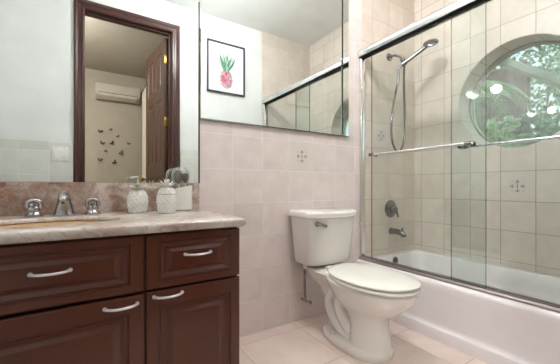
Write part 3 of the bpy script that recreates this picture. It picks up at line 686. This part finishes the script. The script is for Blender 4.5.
# ------------------------------------------------------------------ on the doorway wall (seen in the mirrors)
PX0, PX1, PZ0, PZ1 = 1.064, 1.513, 1.962, 2.530; PY = YD+.003
t = thing('framed_picture', 'dark framed pineapple watercolour on the white wall beside the door', 'picture', ((PX0+PX1)/2, YD, PZ0))
b = MB(); fw = .014
for r_ in ((PX0, PX1, PZ0, PZ0+fw), (PX0, PX1, PZ1-fw, PZ1), (PX0, PX0+fw, PZ0+fw, PZ1-fw), (PX1-fw, PX1, PZ0+fw, PZ1-fw)): b.box(r_[0], r_[1], PY, PY+.026, r_[2], r_[3])
obj('frame', b, M['black'], t, smooth=False)
b = MB(); b.box(PX0+fw, PX1-fw, PY, PY+.008, PZ0+fw, PZ1-fw); obj('paper', b, M['paper'], t, smooth=False)
pc = [mat('ink_'+n, c_, .8) for n, c_ in (('green', (98, 146, 122)), ('pale_green', (150, 188, 160)), ('pink', (206, 120, 150)), ('red', (196, 70, 80)), ('plum', (150, 100, 150)), ('blush', (226, 172, 180)), ('teal', (60, 110, 100)))]
b = MB(); cx = (PX0+PX1)/2+.0; yy = PY+.0082
def disc(x, z, rx, rz, mi, dy, n=12, ph=0):
    b.poly([(x+rx*math.cos(2*PI*j/n+ph)*(1+.1*math.sin(3*j)), yy+dy, z+rz*math.sin(2*PI*j/n+ph)) for j in range(n)], mi)
bz = PZ0+.165; dy = .0002
disc(cx, bz, .076, .108, 1, dy, 28)
rnd = random.Random(5)
for i in range(70):
    a = rnd.uniform(0, 2*PI); q = math.sqrt(rnd.random()); x = cx+.066*q*math.cos(a); z = bz+.096*q*math.sin(a); s = rnd.uniform(.009, .018)
    dy += .00002; disc(x, z, s, s, rnd.choice((2, 5, 5, 3, 4, 0, 2, 1)), dy, 9, rnd.random())
for i, (x, z, s, m1, m2) in enumerate(((-.035, .06, .026, 2, 5), (.03, .05, .028, 4, 5), (-.03, -.01, .026, 3, 2), (.025, -.035, .036, 4, 5), (-.03, -.065, .022, 2, 5), (.045, -.07, .018, 3, 5), (.0, .02, .02, 5, 3))):
    for q, m_ in ((1, m1), (.72, m2), (.5, m1), (.28, m2)): dy += .00002; disc(cx+x, bz+z, s*q, s*q, m_, dy, 10, q)
for i in range(34):
    a = PI/2+rnd.uniform(-.62, .62); L = rnd.uniform(.13, .27)*(1-.35*abs(a-PI/2)); x0 = cx+rnd.uniform(-.03, .03); z0 = bz+.095
    tx, tz = x0+math.cos(a)*L, z0+math.sin(a)*L+.02; w_ = .007; nx, nz = -math.sin(a)*w_, math.cos(a)*w_; mxx, mzz = (x0*.55+tx*.45)+(x0-cx)*.4, z0*.55+tz*.45
    dy += .00002; b.poly([(x0-nx, yy+dy, z0-nz), (mxx-nx*.8, yy+dy, mzz-nz), (tx, yy+dy, tz), (mxx+nx*.8, yy+dy, mzz+nz), (x0+nx, yy+dy, z0+nz)], rnd.choice((0, 0, 1, 6)))
obj('pineapple_painting', b, pc, t, smooth=False)
t = thing('light_switch', 'white double rocker light switch plate left of the doorway, seen in the mirror', 'switch', (-.232, YD+.012, 1.19))
sx0, sx1, sz0, sz1 = -.292, -.172, 1.128, 1.252
b = MB(); b.box(sx0, sx1, YD+.0125, YD+.020, sz0, sz1, .003); obj('switch_plate', b, M['plastic'], t)
for x in (-.260, -.204):
    b = MB(); b.box(x-.018, x+.018, YD+.018, YD+.0255, 1.155, 1.225, .002); obj('rocker', b, M['plastic'], t)
    for z in (1.243, 1.137):
        b = MB(); b.sphere((x, YD+.0205, z), .003); obj('screw', b, M['nickel'], t)

# ------------------------------------------------------------------ bedroom things
t = thing('air_conditioner', 'white wall mounted air conditioner on the bedroom wall, seen in the mirror', 'air conditioner', (.40, BY, 2.32))
ax0, ax1, az0, az1 = .045, .68, 2.315, 2.575
b = MB(); b.prismx([(BY+.001, az0+.02), (BY+.001, az1), (BY+.17, az1-.004), (BY+.195, az1-.03), (BY+.20, az0+.085), (BY+.185, az0+.06), (BY+.09, az0)], ax0, ax1); obj('case', b, M['ac'], t, smooth=False)
b = MB(); b.prismx([(BY+.202, az0+.088), (BY+.215, az0+.080), (BY+.205, az0+.045), (BY+.125, az0+.004), (BY+.118, az0+.010), (BY+.19, az0+.05)], ax0+.04, ax1-.04); obj('louver', b, M['ac'], t, smooth=False)
b = MB(); b.box(ax0+.035, ax1-.035, BY+.195, BY+.2035, az0+.086, az0+.094); obj('air_slot', b, M['rubber'], t, smooth=False)
pts = [(.113, 1.809), (.265, 1.851), (.368, 1.75), (.141, 1.62), (.284, 1.631), (.528, 1.639), (.193, 1.492), (.417, 1.478), (.113, 1.345), (.318, 1.316)]
names = ['top left', 'top right', 'right of the top pair', 'left of the middle row', 'middle of the middle row', 'right of the middle row', 'small, left of centre low', 'large, right of centre low', 'bottom left', 'bottom right']
proto = None
for i, (x, z) in enumerate(pts):
    if proto is None:
        b = MB(); c0 = (x, BY+.03, z); b.sphere(c0, .010)
        b.tube([(x, BY+.001, z), (x, BY+.03, z)], .003, 8)
        proto = b
        for a, L in ((.5, .042), (2.6, .042), (-.7, .030), (3.8, .030)):
            cx_, cz_ = x+math.cos(a)*L*.6, z+math.sin(a)*L*.6
            for k in (0,): b.sphere((cx_, BY+.036, cz_), L*.36, (1, .25, .8), u=10, v=6)
        o = obj('wall_butterfly', b, mat('dark_metal_ornament', (92, 80, 66), .4, .6), loc=(x, BY, z)); first = o
    else:
        o = first.copy(); COL.objects.link(o); o.location = (x, BY, z); s = .75 if i in (1, 2, 5, 6) else 1.05; o.scale = (s, s, s); o.rotation_euler = (0, random.uniform(-1, 1), 0)
    tag(o, 'small dark metal butterfly ornament on the bedroom wall, ' + names[i], 'wall ornament', 'wall ornaments below the air conditioner')
t = thing('curtain', 'cream curtain hanging from a dark rod behind the open bedroom door', 'curtain', (.78, -2.9, 0))
b = MB(); rows = []
for z in (.02, 1.2, 2.46):
    rows.append([Vector((.72+.022*math.sin(k*1.25), -3.80+k*.0165, z)) for k in range(55)]+[Vector((.724+.022*math.sin(k*1.25), -3.80+k*.0165, z)) for k in range(54, -1, -1)])
b.loft(rows); obj('curtain_cloth', b, M['curtain'], t)
b = MB(); b.tube([(.72, -3.95, 2.49), (.72, -2.5, 2.49)], .013, 12); b.sphere((.72, -2.49, 2.49), .024); b.tube([(BX1-.001, -2.7, 2.49), (.72, -2.7, 2.49)], .008, 8); b.tube([(BX1-.001, -3.6, 2.49), (.72, -3.6, 2.49)], .008, 8)
obj('curtain_rod', b, M['rubber'], t)

# ------------------------------------------------------------------ outside the round window
def leafmesh(cx, cy, cz, rx, ry, rz, n, size, seed, up=.3):
    r = random.Random(seed); bm = bmesh.new()
    for i in range(n):
        while True:
            p = Vector((r.uniform(-1, 1), r.uniform(-1, 1), r.uniform(-1, 1)))
            if p.length <= 1: break
        c = Vector((cx+p.x*rx, cy+p.y*ry, cz+p.z*rz)); d = Vector((r.gauss(0, 1), r.gauss(0, 1), r.gauss(up, .8))).normalized()
        s = d.cross(Vector((r.gauss(0, 1), r.gauss(0, 1), r.gauss(0, 1)))).normalized(); L = size*r.uniform(.6, 1.3); W = L*.22; nn = d.cross(s)*W*.3
        v = [bm.verts.new(q) for q in (c-d*L*.5, c+s*W-nn, c+d*L*.5, c-s*W-nn, c+nn*.3)]
        for a in range(4): bm.faces.new((v[a], v[(a+1) % 4], v[4]))
    m = MB(); m.bm.free(); m.bm = bm; return m
M['leafA'] = mat('leaf_green', (122, 150, 104), .5); M['leafB'] = mat('leaf_light', (170, 188, 140), .5); M['leafC'] = mat('leaf_dark', (76, 100, 76), .5)
M['bark'] = mat('pale_bark', (190, 186, 172), .8); M['beam'] = mat('pale_timber', (150, 146, 122), .6); M['redwall'] = mat('red_brown_boards', (122, 84, 76), .7)
b = MB(); b.box(XW+.25, 14, -6, 9, -.12, 0); struct('ground', b, mat('garden_soil', (110, 112, 84), .9), smooth=False)
b = MB(); b.box(7.6, 7.75, .85, 3.6, 0, 3.5)
for i in range(14): b.box(7.585, 7.6, .86+i*.19, .86+i*.19+.175, .1, 3.4, .004)
o = obj('garden_outbuilding', b, M['redwall'], smooth=False); tag(o, 'reddish brown boarded outbuilding wall seen through the round window', 'shed')
t = thing('pergola', 'pale timber roof beams outside, upper left in the round window', 'pergola', (3.8, .2, 0))
for k, x in enumerate((3.45, 3.85, 4.25)):
    z = .12*(x-3.45); b = MB(); b.tube([(x, .95, 3.12+z), (x, -1.0, 1.60+z)], .030, 4); obj('rafter', b, M['beam'], t, smooth=False)
for y, z in ((.95, 3.10), (-1.0, 1.58)):
    b = MB(); b.tube([(3.3, y, z-.08), (4.4, y, z+.02)], .05, 4); obj('crossbeam', b, M['beam'], t, smooth=False)
    for x in (3.4, 4.3): b = MB(); b.box(x-.04, x+.04, y-.04, y+.04, 0, z-.1); obj('post', b, M['beam'], t, smooth=False)
def tree(x, y, h, lean, m, seed, label, cat='tree', crown=(.7, .7, .6), n=1100, name='garden_tree'):
    t = thing(name, label, cat, (x, y, 0))
    b = MB(); b.tube([(x, y, 0), (x+lean*.3, y, h*.5), (x+lean, y, h)], [.06, .045, .025], 10, smooth=1); obj('trunk', b, M['bark'], t)
    obj('crown', leafmesh(x+lean, y, h, *crown, n, .17, seed), m, t, smooth=False)
tree(8.3, -.15, 3.2, .05, M['leafB'], 3, 'slender pale trunked tree outside, at the right of the round window', crown=(.7, .9, .9), n=1000)
tree(10.2, 1.3, 4.2, .1, M['leafA'], 5, 'taller green tree outside, behind the outbuilding', crown=(.9, 1.3, 1.1), n=1300)
def bush(x, y, r, h, m, seed, label, n=1000):
    o = obj('garden_shrub', leafmesh(x, y, h/2+.02, r, r, h/2, n, .15, seed), m, smooth=False, loc=(x, y, 0)); tag(o, label, 'shrub')
bush(5.0, -.50, .38, 1.75, M['leafA'], 11, 'green shrub outside, low at the right of the round window')
bush(5.0, .30, .38, 1.95, M['leafB'], 12, 'light green shrub outside, low at the middle of the round window')
bush(6.3, -.05, .5, 2.3, M['leafA'], 14, 'tall green shrub outside, behind the low shrubs at the right of the round window', 1300)
bush(7.0, .50, .32, 2.6, M['leafC'], 15, 'dark tall shrub outside, in front of the outbuilding', 900)
bush(5.0, 1.10, .38, 1.8, M['leafC'], 13, 'dark shrub outside, low at the left of the round window')
# palm fronds
t = thing('palm', 'feathery palm with arching fronds outside, across the top of the round window', 'palm', (5.9, 1.45, 0))
b = MB(); b.tube([(5.9, 1.45, 0), (5.9, 1.42, 1.1), (5.9, 1.40, 2.1)], [.09, .075, .06], 10, smooth=1); obj('trunk', b, M['bark'], t)
r = random.Random(9)
for k in range(11):
    az = k*2*PI/11+.2; L = 1.1; bm = bmesh.new(); pts = []
    for i in range(15):
        u = i/14; pts.append(Vector((5.9+math.cos(az)*L*u, 1.40+math.sin(az)*L*u, 2.1+.75*math.sin(u*2.2)*1.0-.35*u*u)))
    m = MB(); m.tube(pts, [.012-.009*i/14 for i in range(15)], 6)
    for i in range(2, 15):
        for s in (-1, 1):
            tdir = (pts[min(i+1, 14)]-pts[i-1]).normalized(); sd = tdir.cross(Vector((0, 0, 1))).normalized()*s
            for q in (0, .5):
                p = pts[i]-(pts[i]-pts[i-1])*q; LL = .36*(1-.55*abs(i/14-.45)); e = p+(sd*.8+tdir*.6+Vector((0, 0, -.25)))*LL; wv = tdir*.012
                m.poly([p-wv, p+wv, (p+e)/2+wv+Vector((0, 0, .02)), e, (p+e)/2-wv+Vector((0, 0, .02))])
    obj('frond', m, M['leafB'], t, smooth=False)
